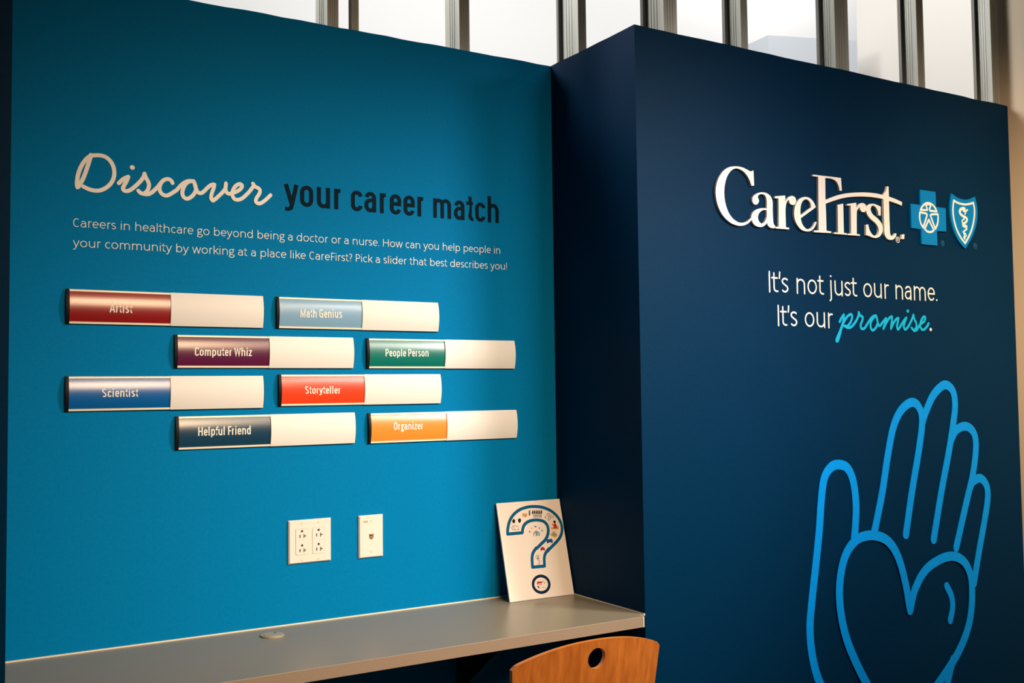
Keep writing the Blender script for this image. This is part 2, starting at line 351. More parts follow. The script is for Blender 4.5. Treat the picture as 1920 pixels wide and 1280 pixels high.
def write(fr, text, F, a, b, xh, name, m, parent, n0=0.0004, th=0.0005, zf=None, one=False, labels=None, rnd=False, hscale=1.0):
    """a, b: in-plane start and end of the baseline; fits the text between them"""
    words, tot = layout(text, F); sx = (b[0]-a[0])/tot; outp = []
    def emit(mb, wd, org):
        for ch, st, x in wd:
            for s_ in st:
                if isinstance(s_, tuple) and s_[0] == 'dot':
                    mb.disc((org(x+s_[1]*1.0)[0], s_[2]*xh+dy(x)), s_[3]*sx*hscale, s_[3]*xh*.95, n0, n0+th, 12); continue
                smooth = ch in 'gy5?' and len(s_) > 4
                pts = [((x+p[0])*sx, p[1]*xh) for p in s_]
                if smooth: pts = cat([(p[0], p[1]) for p in pts], k=3)
                pts = [(p[0]+a[0]-o0[0], p[1]+dy(x)) for p in pts]
                mb.stroke(pts, F.hw*xh, n0, n0+th, cap='round' if rnd else 'flat', zf=zf, sx=sx/xh*hscale)
    slope = (b[1]-a[1])/(b[0]-a[0])
    o0 = (a[0], 0)
    dy = lambda x: a[1]+slope*x*sx
    org = lambda x: ((x*sx)+a[0]-o0[0], 0)
    if one:
        mb = MB()
        for wd in words: emit(mb, wd, org)
        o = mb.build(name, m); o.matrix_world = fr.mat(o0[0], 0); child(o, parent); outp.append(o)
    else:
        for i, wd in enumerate(words):
            mb = MB(); emit(mb, wd, org)
            o = mb.build(name, m); o.matrix_world = fr.mat(o0[0], 0); child(o, parent); outp.append(o)
    return outp

# ---------------------------------------------------------------- the setting
TH = 0.0127
def ragged(x0, x1, z0, z1, step=.05, amp=.0012, seed=1):      # hand-cut drywall edge along the top
    rn = random.Random(seed); n = max(3, int((x1-x0)/step)); pts = [(x0, z0), (x1, z0), (x1, z1)]
    for i in range(n-1, 0, -1): pts.append((x0+(x1-x0)*i/n, z1+rn.uniform(-amp, amp)))
    return pts+[(x0, z1)]
def drywall(name, fr, x0, x1, m, label, seed):
    mb = MB().prism(ragged(x0, x1, -Z0, HT-Z0, seed=seed), (), -TH, 0); o = mb.build(name, m); o.matrix_world = fr.mat(); o['kind'] = 'structure'; o['label'] = label; return o
drywall('wall_back', BACK, XL-.02, 0, M['blue'], 'bright blue painted recess wall above the grey counter', 1)
drywall('wall_right_front', FRONT, 0, W, M['navy'], 'dark navy painted wall carrying the raised logo and hand', 2)
drywall('wall_left_front', FRONT, XL-2.2, XL, M['navy'], 'dark navy wall edge at the far left of the picture', 3)
RET = Frame((0, 0, Z0), (0, -1, 0), (0, 0, 1))                # faces -x
drywall('wall_return', RET, 0, D-TH, M['navy'], 'near-black navy side wall between the bright blue recess and the logo wall', 4)
LRET = Frame((XL, -D, Z0), (0, 1, 0), (0, 0, 1))
drywall('wall_return_left', LRET, TH, D, M['navy'], 'hidden navy side wall of the recess on the left', 5)
struct('wall_right', MB().box((W+.001, -6.0, 0), (W+.12, -D+.06, 3.4)), M['beige'], 'beige painted wall at the right edge of the picture')
struct('floor', MB().box((-6, -6.2, -.1), (7, 5, 0)), M['carpet'])
struct('ceiling', MB().box((-6, -6.2, 3.05), (W+.12, -.35, 3.15)), M['ceil'])
struct('wall_left', MB().box((-4.7, -6.2, 0), (-4.6, 5, 6)), M['drab'])
struct('wall_front', MB().box((-4.6, -6.2, 0), (W+.12, -6.1, 3.05)), M['drab'])
struct('wall_far', MB().box((-4.6, 4.4, 0), (7.5, 4.5, 7)), M['white_wall'], 'bright white wall of the hall behind the steel studs')
struct('wall_far_right', MB().box((5.186*S, .2, 0), (5.186*S+.1, 3.0*S, 6)), M['hall_white'], 'off-white side wall of the hall behind the studs on the right')
def on_z(u, v, z):
    d = (u-960)/FPX*rt - (v-640)/FPX*up + fw; P = CAM + d*(z-CAM[2])/d[2]; return (float(P[0]), float(P[1]))
ZB = 3.53*S+Z0; pb = [on_z(1405, 82, ZB), on_z(1440, 66, ZB), on_z(1606, 76, ZB)]
struct('trim_1', MB().prism([pb[0], pb[1], pb[2], (pb[2][0]+.05, pb[2][1]+.9), (pb[0][0]+.1, pb[0][1]+.9)], (), 2.9, ZB), M['cool_white'], 'pale grey bulkhead in the bright hall, seen between two studs')

# ---------------------------------------------------------------- steel studs standing behind the drywall
def stud(fr_y, x0, x1, depth, label, open_left=True):
    """C-shaped stud: front flange [x0,x1] just behind the drywall, web at the right"""
    y0 = fr_y+TH+.001; t = .0014; lp = .008
    r = empty('metal_stud', (x0, y0, 0), label, 'stud', 'bare steel studs above the painted walls')
    wd = x1-x0; H = 3.6
    wb = MB().box((0, 0, 0), (t, depth, H))
    for q in (.35, .5, .65): wb.box((-.0012, depth*q-.0015, 0), (0, depth*q+.0015, H))
    wb.build('web', M['galv'], r)
    f = MB().box((t, 0, 0), (wd, t, H)).box((wd-t, t, 0), (wd, lp, H))
    for q in (.3, .5, .7): f.box((wd*q-.0012, -.0009, 0), (wd*q+.0012, 0, H))
    f.build('flange', M['galv'], r)
    MB().box((t, depth-t, 0), (wd, depth, H)).box((wd-t, depth-lp, 0), (wd, depth-t, H)).build('flange', M['galv'], r)
    if open_left: MB().box((-.014, depth-.010, 0), (-.0002, depth+.002, H)).build('back_strip', M['galv_unlit'], r)  # strip coloured dark to stand for an unlit flange edge
    return r
fx = lambda fr, u, v: fr.px(u, v, -TH)[0]
for u0_, u1_, v, d, lab in [(614, 635, 50, .09, 'bare steel stud above the blue wall, leftmost of all'),
        (659, 673, 50, .02, 'thin steel strip above the blue wall, second from the left'),
        (862, 881, 90, .09, 'steel stud above the middle of the blue wall, third from the left'),
        (1085, 1100, 90, .10, 'steel stud rising behind the inner corner of the recess')]:
    stud(0, fx(BACK, u0_, v), fx(BACK, u1_, v), d, lab, u0_ > 1000)
for u0_, u1_, v, d, lab in [(1245, 1270, 50, .085, 'broad rust-tinged steel stud at the outer corner of the logo wall'),
        (1390, 1403, 80, .062, 'steel stud above the logo wall, next right of the corner stud'),
        (1567, 1592, 100, .062, 'wide steel stud above the logo wall beside the grey bulkhead'),
        (1722, 1735, 150, .062, 'steel stud above the logo wall, second from the beige wall'),
        (1862, 1875, 180, .062, 'steel stud against the beige wall, rightmost of all')]:
    stud(-D, fx(FRONT, u0_, v), fx(FRONT, u1_, v), d, lab)

# ---------------------------------------------------------------- counter
ct = empty('counter', (XL, 0, Z0), 'long grey laminate counter fixed in the blue recess', 'counter')
YF = -.492*S
XE = -.021
o = MB().prism([(XL+.002, YF), (XE, YF), (XE, -D-.0015), (-.003, -D+.001), (-.003, -.004), (XL+.002, -.004)], (), Z0-.0275, Z0).build('worktop', M['laminate'], bevel=.0012); child(o, ct)
o = MB().box((XL+.002, YF-.0012, Z0-.0275), (XE, YF-.0001, Z0-.0008)).build('edge_band', M['laminate_edge']); tag(o, 'brownish front edge band'); child(o, ct)
o = MB().box((XL+.002, -.0042, Z0-.004), (-.003, -.0002, Z0+.0028)).build('caulk_line', M['caulk']); tag(o, 'cream sealant line along the blue wall'); child(o, ct)
o = MB().box((-.0032, -D, Z0-.004), (-.0002, -.004, Z0+.0016)).build('caulk_line', M['caulk']); child(o, ct)
o = MB().box((XE-.003, YF-.0022, Z0-.0275), (XE, YF-.0012, Z0)).build('edge_caulk', M['caulk']); child(o, ct)
for x in (-1.2, -.35):
    o = MB().prism([(0, 0), (0, -.22), (-.012, -.22), (-.30, -.012), (-.30, 0)], (), 0, .02).build('bracket', M['black'])
    o.matrix_world = Matrix(((0, 0, 1, x), (1, 0, 0, -.0005), (0, 1, 0, Z0-.0278), (0, 0, 0, 1))); child(o, ct)
gr = empty('cable_grommet', (-1.028*S, -.106*S, Z0), 'round grey-beige cable grommet set in the counter', 'grommet')
MB().disc((0, 0), .0285, .0285, 0.0002, .0042, 32).build('rim', M['grommet'], gr, bevel=.001)
g2 = MB().disc((0, 0), .0215, .0215, .0042, .0050, 32); g2.build('cap', M['grommet'], gr)
MB().disc((.010, .012), .0035, .0035, .0050, .0052, 10).build('notch', M['slot'], gr)

# ---------------------------------------------------------------- career sliders
SL, SH = .53376*S, .09137*S
def prof(b):                                   # bowed face of a slider, b measured from its middle
    R = .118; return .0052 + (math.sqrt(max(0, R*R-b*b))-math.sqrt(R*R-(SH/2)**2))
def bowed(x0, x1, b0, b1, n, lift, name, m, parent, back=0.0):
    mb = MB(); vs = []; fs = []
    for i in range(n+1):
        b = b0+(b1-b0)*i/n; z = prof(b)+lift; vs += [(x0, b, z), (x1, b, z)]
    for i in range(n): k = 2*i; fs.append((k, k+1, k+3, k+2))
    base = len(vs); 
    for i in range(n+1):
        b = b0+(b1-b0)*i/n; vs += [(x0, b, back), (x1, b, back)]
    for i in range(n): k = base+2*i; fs.append((k, k+2, k+3, k+1))
    off = len(vs); vs += list(vs[:off]); Z_ = off
    fs.append((Z_, Z_+base, Z_+base+1, Z_+1)); fs.append((Z_+2*n, Z_+2*n+1, Z_+base+2*n+1, Z_+base+2*n))
    for i in range(n):
        a, b_ = Z_+2*i, Z_+base+2*i; fs.append((a, a+2, b_+2, b_)); fs.append((a+1, b_+1, b_+3, a+3))
    mb.add(vs, fs); o = mb.build(name, m, parent)
    for i, p in enumerate(o.data.polygons): p.use_smooth = i < n
    return o
sliders = [
 ('Artist', -1.55503, .95827, (.27, .008, .010), 'dark red', (205.4, 585.3), (248, 587), 568.3),
 ('Computer Whiz', -1.27474, .84145, (.10, .008, .055), 'dark purple', (365, 666.6), (471.9, 667.3), 651),
 ('Scientist', -1.55510, .72616, (.0, .11, .38), 'bright blue', (191.1, 744.2), (258.8, 743.4), 728.5),
 ('Helpful Friend', -1.27089, .61395, (.006, .045, .095), 'dark slate blue', (371.4, 816.9), (469.7, 813.7), 800.5),
 ('Math Genius', -.98361, .95845, (.20, .38, .56), 'pale blue', (563, 594.9), (640.8, 595.9), 579),
 ('People Person', -.69914, .84069, (.0, .16, .13), 'green', (722.6, 668), (802.9, 668.2), 653.8),
 ('Storyteller', -.97723, .72977, (.80, .055, .012), 'orange-red', (571.7, 738), (638.7, 737.6), 724),
 ('Organizer', -.69481, .61037, (.95, .27, .035), 'light orange', (738.3, 805.6), (793.3, 804.6), 791.5)]
for txt, X, Zt, col, cn, pa, pb, vt in sliders:
    fr = Frame((X*S, 0, Z0+Zt*S-SH/2), (1, 0, 0), (0, 0, 1))
    t = empty('career_slider', None, f'{cn} slider bar on the blue wall, lettered {txt}, with off-white sliding cover', 'slider', 'sliding career bars on the blue wall', fr.mat(0, 0, .0003))
    h2 = SH/2; mid = SL*.5035
    MB().box((.004, -h2+.001, 0), (SL-.004, h2-.001, .0030)).build('back_plate', M['black'], t)
    bowed(0, .0072, -h2-.001, h2+.001, 8, .0004, 'end_cap', M['black'], t)
    bowed(SL-.0024, SL, -h2, h2, 8, 0, 'end_cap', M['black'], t)
    bowed(.0072, SL-.0024, h2-.0048, h2, 2, .0016, 'rail', M['rail'], t, .003)
    bowed(.0072, SL-.0024, -h2, -h2+.0048, 2, .0016, 'rail', M['rail'], t, .003)
    pn = bowed(.0074, mid+.01, -h2+.0053, h2-.0053, 14, -.0004, 'colour_panel', panel_mat('panel_'+txt.lower().replace(' ', '_'), col), t, .003)
    tag(pn, f'{cn} panel lettered {txt}')
    bowed(mid, SL-.0022, -h2-.0006, h2+.0006, 14, .0026, 'sliding_cover', M['cover'], t, .003)
    ffr = Frame(fr.o, fr.x, fr.y)
    a = ffr.px(*pa, n=.0115); b = ffr.px(*pb, n=.0115)
    xh = (ffr.px(pa[0], vt, n=.0115)[1]-a[1])/BOLD.cap
    o = write(ffr, txt, BOLD, a, b, xh, 'lettering', M['cream'], pn, n0=.0004, th=.0002, zf=prof, one=True)[0]

# ---------------------------------------------------------------- vinyl lettering on the blue wall
hd = empty('headline_lettering', None, 'large headline on the blue wall, cream script Discover then dark block words', 'lettering', mw=BACK.mat(-1.2*S, 1.25*S))
def strokes_obj(name, fr, strokes, hw, m, parent, n0, th, label=None, discs=(), sx=1.0, k=5):
    mb = MB()
    org = onpl(fr, [strokes[0][0][:2]], n0+th)[0]
    for s_ in strokes:
        pts = cat([(p[0]-org[0], p[1]-org[1])+tuple(p[2:]) for p in onpl(fr, s_, n0+th)], k=k); mb.stroke(pts, hw, n0, n0+th, sx=sx)
    for (u, v, ru, rv) in discs:
        c = fr.px(u, v, n0+th); e = fr.px(u+ru, v, n0+th); g = fr.px(u, v-rv, n0+th)
        mb.disc((c[0]-org[0], c[1]-org[1]), abs(e[0]-c[0]), abs(g[1]-c[1]), n0, n0+th)
    o = mb.build(name, m); o.matrix_world = fr.mat(org[0], org[1]); child(o, parent)
    if label: tag(o, label)
    return o
z6 = lambda p: zoomed(p, 130, 280, 9.6)
z7 = lambda p: zoomed(p, 320, 300, 9.6)
Dd = z6([(388, 100), (365, 190), (320, 330), (250, 520), (175, 655), (146, 682, 1), (138, 610), (158, 455), (212, 310), (290, 190), (380, 120), (500, 105), (620, 122), (715, 185), (780, 280), (808, 390), (798, 510), (745, 615), (660, 690), (560, 735), (460, 742), (350, 715), (252, 668)])
isc = z6([(890, 608), (970, 535), (1060, 492, 1), (1035, 560), (990, 640), (965, 700), (985, 738), (1040, 750), (1110, 722), (1200, 650), (1290, 560), (1340, 485), (1352, 438, 1), (1378, 510), (1422, 590), (1433, 655), (1412, 725), (1375, 775), (1320, 798), (1270, 775), (1242, 745)])
sc2 = z6([(1242, 745), (1285, 785), (1380, 808), (1450, 795), (1530, 735), (1600, 665), (1650, 600), (1710, 548), (1775, 535), (1830, 560), (1856, 606)])
cc = z6([(1650, 600), (1625, 670), (1628, 740), (1665, 800), (1730, 831), (1800, 815), (1880, 765)]) + z7([(136-30, 540), (190, 450), (250, 405), (320, 378), (410, 380)])
oo = z7([(412, 384, 1), (330, 388), (255, 450), (212, 560), (222, 650), (288, 697), (370, 662), (432, 590), (452, 520), (436, 440), (412, 384)])
ox = z7([(430, 440), (455, 515), (485, 575), (532, 598), (590, 570), (660, 500), (730, 448), (784, 442, 1), (770, 510), (738, 600), (726, 690), (757, 732, 1), (805, 700), (880, 632), (950, 560), (985, 500), (993, 420)])
vx = z7([(993, 420), (985, 510), (1003, 580), (1050, 608), (1120, 592), (1210, 555), (1268, 505), (1280, 455), (1235, 432), (1165, 470), (1115, 550), (1108, 635), (1145, 700), (1210, 715), (1290, 685), (1390, 595), (1455, 515), (1490, 460), (1478, 425)])
rx = z7([(1478, 425), (1515, 478), (1575, 508), (1606, 550), (1590, 610), (1545, 680), (1528, 735), (1555, 775), (1615, 778), (1700, 722), (1795, 632)])
strokes_obj('word', BACK, [Dd, isc, sc2, cc, oo, ox, vx, rx], .0048, M['cream'], hd, .0003, .0006, 'cream handwritten script word Discover', discs=[(130+1134/9.6, 280+325/9.6, 4.7, 4.3)])
a = BACK.px(533, 386.5); b = BACK.px(935, 418.3)
xh = (BACK.px(600, 388.2-38.6)[1]-BACK.px(600, 388.2)[1])
zb = (BACK.px(627, 391.8)[1]+BACK.px(935, 418.3)[1])/2
for o, wd in zip(write(BACK, 'your career match', BOLD, (a[0], zb), (b[0], zb), xh, 'word', M['dark_vinyl'], hd), ('your', 'career', 'match')):
    tag(o, f'dark navy block word {wd}')

pg = empty('paragraph_lettering', None, 'two lines of small thin cream text below the headline on the blue wall', 'lettering', mw=BACK.mat(-1.2*S, 1.05*S))
for txt, p0, p1, s_ in [('Careers in healthcare go beyond being a doctor or a nurse. How can you help people in', (137, 425), (937.5, 475.7), 12.0),
                    ('your community by working at a place like CareFirst? Pick a slider that best describes you!', (136.7, 462.3), (950, 505.7), 12.0)]:
    a = BACK.px(*p0); b = BACK.px(*p1); xh = BACK.px(p0[0], p0[1]-s_)[1]-a[1]
    ln = empty('text_line', None, None, None, mw=BACK.mat(a[0], a[1])); child(ln, pg)
    write(BACK, txt, LIGHT, a, b, xh, 'word', M['cream'], ln)

# ---------------------------------------------------------------- slogan on the navy wall
sg = empty('slogan_lettering', None, 'thin cream slogan with a bright cyan script word on the navy wall below the logo', 'lettering', mw=FRONT.mat(.75*S, .75*S))
for txt, p0, p1, vt in [("It's not just our name.", (1441.6, 546.6), (1757.2, 564.2), 509), ("It's our", (1458.4, 610), (1561.9, 614.5), 572.5)]:
    a = FRONT.px(*p0); b = FRONT.px(*p1); xh = (FRONT.px(p0[0], vt)[1]-a[1])/LIGHT.cap
    F2 = LIGHT; old = F2.hw, F2.space; F2.hw = .056; F2.space = .56
    write(FRONT, txt, F2, a, b, xh, 'word', M['cream'], sg, rnd=True, hscale=1.02)
    F2.hw, F2.space = old
z5 = lambda p: zoomed(p, 1560, 500, 8.532)
pr = [z5([(120, 880), (155, 815), (190, 765, 1), (183, 850), (160, 940), (120, 1050), (80, 1140), (72, 1185), (95, 1180), (125, 1090), (150, 990), (190, 880), (250, 790), (305, 760), (322, 800), (300, 880), (250, 945), (195, 945)]),
      z5([(195, 945), (260, 975), (320, 950), (380, 875), (420, 790), (427, 728)]),
      z5([(427, 728), (450, 778), (490, 805), (483, 860), (458, 930), (468, 985), (515, 985), (565, 915), (612, 840), (660, 792), (703, 782, 1), (655, 825), (618, 900), (620, 980), (652, 1015), (700, 975), (728, 900), (718, 830), (703, 782)]),
      z5([(722, 860), (742, 930), (770, 938), (815, 880), (865, 825, 1), (850, 895), (820, 990, 1), (870, 890), (920, 815), (958, 795, 1), (955, 870), (940, 990, 1), (985, 895), (1030, 835), (1062, 822, 1), (1050, 890), (1036, 955), (1055, 1000), (1100, 940), (1150, 860), (1187, 815, 1), (1165, 880), (1145, 960), (1170, 1002), (1215, 960), (1270, 855), (1300, 770, 1), (1315, 840), (1345, 900), (1345, 970), (1312, 1015), (1268, 975)]),
      z5([(1268, 975), (1310, 1020), (1355, 1005), (1405, 925), (1470, 875), (1490, 815), (1465, 800), (1425, 860), (1408, 940), (1430, 1000), (1475, 1000), (1520, 950), (1543, 905)])]
strokes_obj('word', FRONT, pr, .0042, M['cyan_vinyl'], sg, .0003, .0006, 'bright cyan handwritten script word promise', discs=[(1560+1213/8.532, 500+708/8.532, 2.4, 3.2)], sx=1.0)
o = MB(); c = FRONT.px(1744.8, 617.5); o.disc((0, 0), .0055, .0055, .0004, .0009); o = o.build('full_stop', M['cream']); o.matrix_world = FRONT.mat(*c); child(o, sg)

# ---------------------------------------------------------------- raised logo
LT = .0075
lg = empty('logo_sign', None, 'raised cream serif company name lettering on the navy wall', 'sign', mw=FRONT.mat(.6*S, 1.15*S))
za = lambda p: zoomed(p, 1320, 290, 6.7375)
zb_ = lambda p: zoomed(p, 1520, 300, 7.11)
def letter(name, outer, holes=(), m=None, parent=lg, n0=.0005, th=LT, label=None, fr=FRONT, bevel=.0006):
    q = onpl(fr, outer, n0+th); org = q[0][:2]; sh = lambda L: [(p[0]-org[0], p[1]-org[1])+tuple(p[2:]) for p in L]
    O = cat(sh(q), True); Hs = [cat(sh(onpl(fr, h_, n0+th)), True) for h_ in holes]
    o = MB().prism([tuple(p) for p in O], [[tuple(p) for p in h_] for h_ in Hs], n0, n0+th).build(name, m or M['cream_letter'])
    o.matrix_world = fr.mat(*org); child(o, parent)
    if label: tag(o, label)
    return o
letter('letter', za([(588,212,1),(625,198,1),(634,388,1),(600,392,1),(582,335),(548,268),(500,212),(445,180),(400,173),(345,200),(295,270),(265,370),(256,480),(268,600),(305,715),(360,800),(430,850),(490,858),(550,838),(598,795,1),(606,818,1),(560,865),(500,893),(430,895),(340,860),(250,780),(187,670),(153,540),(150,420),(178,310),(235,215),(310,160),(400,146),(480,158),(540,185)]), label='large cream letter C')
letter('letter', za([(603,815),(598,775),(625,720),(680,685),(740,674),(793,678,1),(793,600),(785,540),(760,505),(727,496),(697,505),(680,535),(695,575),(685,612),(655,630),(625,615),(610,570),(628,520),(680,484),(740,474),(800,490),(845,530),(866,590),(868,700),(872,800),(880,870),(903,905,1),(903,920,1),(870,928),(835,918),(808,892),(798,855,1),(780,882),(740,907),(700,912),(650,895),(618,860)]),
       [za([(793,697,1),(740,702),(702,732),(682,780),(690,830),(715,862),(740,868),(770,840),(793,785,1)])], label='cream letter a')
letter('letter', za([(893,525,1),(1025,515,1),(1028,600,1),(1045,560),(1080,528),(1120,520),(1155,545),(1163,590),(1145,628),(1110,632),(1082,608),(1072,565,1),(1048,595),(1034,650),(1030,720),(1035,915,1),(1077,922,1),(1073,943,1),(906,930,1),(908,910,1),(945,910,1),(942,552,1),(895,548,1)]), label='cream letter r after the a')
letter('letter', za([(1414,662,1),(1222,802,1),(1240,870),(1278,925),(1320,940),(1368,912),(1405,850),(1423,850,1),(1400,912),(1355,958),(1300,968),(1230,945),(1175,880),(1145,800),(1140,720),(1155,640),(1195,570),(1240,540),(1290,533),(1340,550),(1385,598)]),
       [za([(1220,765,1),(1352,665,1),(1347,620),(1325,580),(1290,562),(1255,577),(1230,620),(1218,690)])], label='cream letter e')
letter('letter', zb_([(28,193,1),(404,238,1),(416,408,1),(388,408,1),(375,350),(345,290),(300,255),(250,243),(194,240,1),(198,530),(205,700),(211,940,1),(277,952,1),(274,973,1),(43,960,1),(46,937,1),(108,937,1),(100,222,1),(26,214,1)]), label='tall cream letter F')
letter('swoosh', zb_([(198,532,1),(320,482),(450,448),(600,433),(750,432),(870,445),(968,466),(1045,488),(1130,518),(1218,560,1),(1215,606,1),(1130,572),(1045,543),(960,518),(840,495),(700,485),(560,488),(430,507),(300,545),(200,582,1)]), th=LT-.0006, label='cream curved bar crossing from the F over the t')
letter('letter', zb_([(350,598,1),(434,580,1),(442,968,1),(484,976,1),(480,995,1),(310,982,1),(312,962,1),(366,965,1),(360,610,1)]), label='cream dotless letter i')
letter('letter', zb_([(485,585,1),(607,568,1),(610,650,1),(632,602),(670,575),(705,575),(735,600),(742,650),(722,690),(690,692),(662,665),(652,625,1),(625,662),(615,720),(615,985,1),(659,992,1),(655,1010,1),(492,998,1),(494,978,1),(540,980,1),(535,607,1),(485,605,1)]), label='cream letter r after the i')
letter('letter', zb_([(935,622,1),(934,738,1),(908,738,1),(895,680),(868,628),(832,605),(807,625),(800,665),(828,722),(890,775),(940,835),(962,900),(952,970),(917,1020),(870,1038),(820,1030),(778,1010),(738,1000,1),(738,860,1),(767,858,1),(785,930),(820,988),(855,1010),(890,993),(908,950),(898,890),(858,835),(790,775),(750,715),(740,660),(753,612),(790,585),(840,583),(890,600)]), label='cream letter s')
letter('letter', zb_([(1016,350,1),(1038,352,1),(1044,488,1),(1048,700),(1056,930),(1063,990),(1082,1015),(1105,1005),(1125,975,1),(1144,978,1),(1135,1020),(1100,1058),(1050,1062),(1005,1030),(985,970),(980,850),(970,520,1),(966,462,1),(988,435),(1008,395)]), label='cream letter t with pointed top')
letter('accent_block', zb_([(1216,992,1),(1251,988,1),(1246,1053,1),(1210,1050,1)]), label='small cream slanted block at the end of the word')
def ring(name, fr, u, v, ru, rv, hw, m, parent, n0=.0004, th=.0006, label=None, letter_r=True, k=20):
    c = fr.px(u, v, n0+th); e = fr.px(u+ru, v, n0+th); g = fr.px(u, v-rv, n0+th); R1, R2 = abs(e[0]-c[0]), abs(g[1]-c[1])
    mb = MB().stroke([(R1*math.cos(2*math.pi*i/k), R2*math.sin(2*math.pi*i/k)) for i in range(k)], hw, n0, n0+th, closed=True)
    if letter_r:
        q = R2*.5; x = R1*.3
        mb.stroke([(-x, -q), (-x, q), (x*.6, q), (x, q*.5), (x*.6, 0), (-x, 0)], hw*.7, n0, n0+th, cap='flat'); mb.stroke([(0, 0), (x, -q)], hw*.7, n0, n0+th, cap='flat')
    o = mb.build(name, m); o.matrix_world = fr.mat(*c)
    child(o, parent)
    if label: tag(o, label)
    return o
ring('registered_mark', FRONT, 1520+1162/7.11, 300+1062/7.11, 3.3, 5.2, .0011, M['cream'], lg, label='tiny circled R after the t')

zc = lambda p: zoomed(p, 1690, 340, 9.144)
cr = empty('cross_emblem', None, 'raised blue cross with a cream circled human figure, left of the shield', 'emblem', mw=FRONT.mat(*FRONT.px(1740, 408)))
letter('cross', zc([(322,142,1),(587,180,1),(597,437,1),(760,460,1),(772,858,1),(610,850,1),(620,1100,1),(352,1074,1),(342,820,1),(175,797,1),(162,382,1),(328,402,1)]), m=M['logo_blue'], parent=cr, th=.006)
fig = [zc([(328,488,1),(358,435),(400,388),(455,368),(515,388),(570,440),(608,515,1),(492,502,1),(482,475),(500,430),(492,400),(465,390),(430,402),(428,430),(442,465),(440,492,1),(328,488)]),
       zc([(318,528,1),(400,545),(436,560),(435,600),(375,790,1),(335,722),(315,625),(318,528)]),
       zc([(625,562,1),(540,563),(505,575),(508,610),(582,815,1),(618,735),(630,640),(625,562)]),
       zc([(470,655,1),(556,835,1),(525,862),(485,868),(440,855),(400,815,1),(470,655)])]
strokes_obj('figure', FRONT, fig, .0034, M['cream'], cr, .0066, .0006, 'cream outlined human figure in a circle', k=4)
ring('registered_mark', FRONT, 1690+710/9.144, 340+1062/9.144, 2.9, 4.6, .0009, M['ring_blue'], cr)
shd = empty('shield_emblem', None, 'raised blue shield with cream inner border and entwined snake', 'emblem', mw=FRONT.mat(*FRONT.px(1808, 410)))
letter('shield', zc([(860,205,1),(950,270),(1040,305),(1100,312),(1180,300),(1262,260,1),(1290,370),(1306,500),(1297,680),(1252,860),(1180,1020),(1097,1152,1),(1010,1060),(930,920),(872,750),(840,560),(838,380)]), m=M['logo_blue'], parent=shd, th=.006)
strokes_obj('border', FRONT, [zc([(900,325,1),(970,368),(1080,394),(1160,388),(1236,365,1),(1254,480),(1250,620),(1215,800),(1155,950),(1093,1060,1),(1010,945),(942,800),(900,640),(885,480),(900,325)])], .0036, M['cream'], shd, .0066, .0006, 'cream inner border')
mb = MB(); pts = onpl(FRONT, zc([(1085,470),(1035,468),(1005,500),(1008,545),(1050,590),(1105,618),(1128,655),(1105,700),(1060,730),(1062,765),(1105,785),(1122,815),(1085,845),(1070,870),(1100,900),(1112,930),(1090,955),(1095,995)]), .0072)
org = pts[0]; P = cat([(p[0]-org[0], p[1]-org[1]) for p in pts], k=4); hs = list(np.linspace(.0056, .0018, len(P)))
mb.stroke(P, .005, .0066, .0072, hws=hs)
for q in ([(1060,445),(1085,480),(1100,540),(1090,560)], [(1060,505),(1095,520),(1110,510),(1135,485)], [(1080,640),(1050,665),(1045,700),(1075,735),(1125,770)], [(1060,860),(1085,935),(1072,960),(1085,985)]):
    L = cat([(p[0]-org[0], p[1]-org[1]) for p in onpl(FRONT, zc(q), .0072)], k=4); mb.stroke(L, .0028, .0066, .0072)
o = mb.build('snake', M['cream']); o.matrix_world = FRONT.mat(*org); child(o, shd); tag(o, 'cream snake entwined on a rod')
ring('registered_mark', FRONT, 1690+1268/9.144, 340+1105/9.144, 2.9, 4.6, .0009, M['ring_blue'], shd)

# ---------------------------------------------------------------- hand and heart outline
hn = empty('hand_emblem', None, 'large bright blue outline of a raised open hand on the navy wall', 'emblem', mw=FRONT.mat(*FRONT.px(1700, 950)))
zh = lambda p: zoomed(p, 1480, 690, 2.1705)
HW = .0148
strokes_obj('thumb_outline', FRONT, [zh([(235,1600),(225,1480),(175,1370),(122,1275),(94,1170),(84,1060),(92,950),(108,800),(122,660),(130,540),(142,450),(168,405),(200,392),(235,405),(258,452),(270,530),(271,610),(264,698)])], HW, M['bright_blue'], hn, .0004, .0020)
strokes_obj('finger_outline', FRONT, [zh([(346,670),(378,510),(402,350),(424,240),(455,172),(498,139),(528,160),(541,220),(525,350),(500,500),(475,677)])], HW, M['bright_blue'], hn, .0004, .0020)
strokes_obj('finger_outline', FRONT, [zh([(541,225),(555,180),(588,108),(632,68),(665,92),(675,150),(667,230),(648,350),(620,500),(588,697)])], HW, M['bright_blue'], hn, .0004, .0019)
strokes_obj('finger_outline', FRONT, [zh([(660,290),(680,252),(718,236),(750,262),(760,320),(748,430),(725,530),(700,640),(680,730)])], HW, M['bright_blue'], hn, .0004, .0018)
strokes_obj('finger_outline', FRONT, [zh([(735,490),(748,462),(778,448),(803,478),(808,530),(795,620),(772,750),(752,875)])], HW, M['bright_blue'], hn, .0004, .0017)
strokes_obj('wrist_outline', FRONT, [zh([(668,1185),(645,1280),(628,1400),(632,1580)])], HW, M['bright_blue'], hn, .0004, .0019)
ht = empty('heart_emblem', None, 'bright blue heart outline laid over the palm of the hand outline', 'emblem', mw=FRONT.mat(*FRONT.px(1700, 1100)))
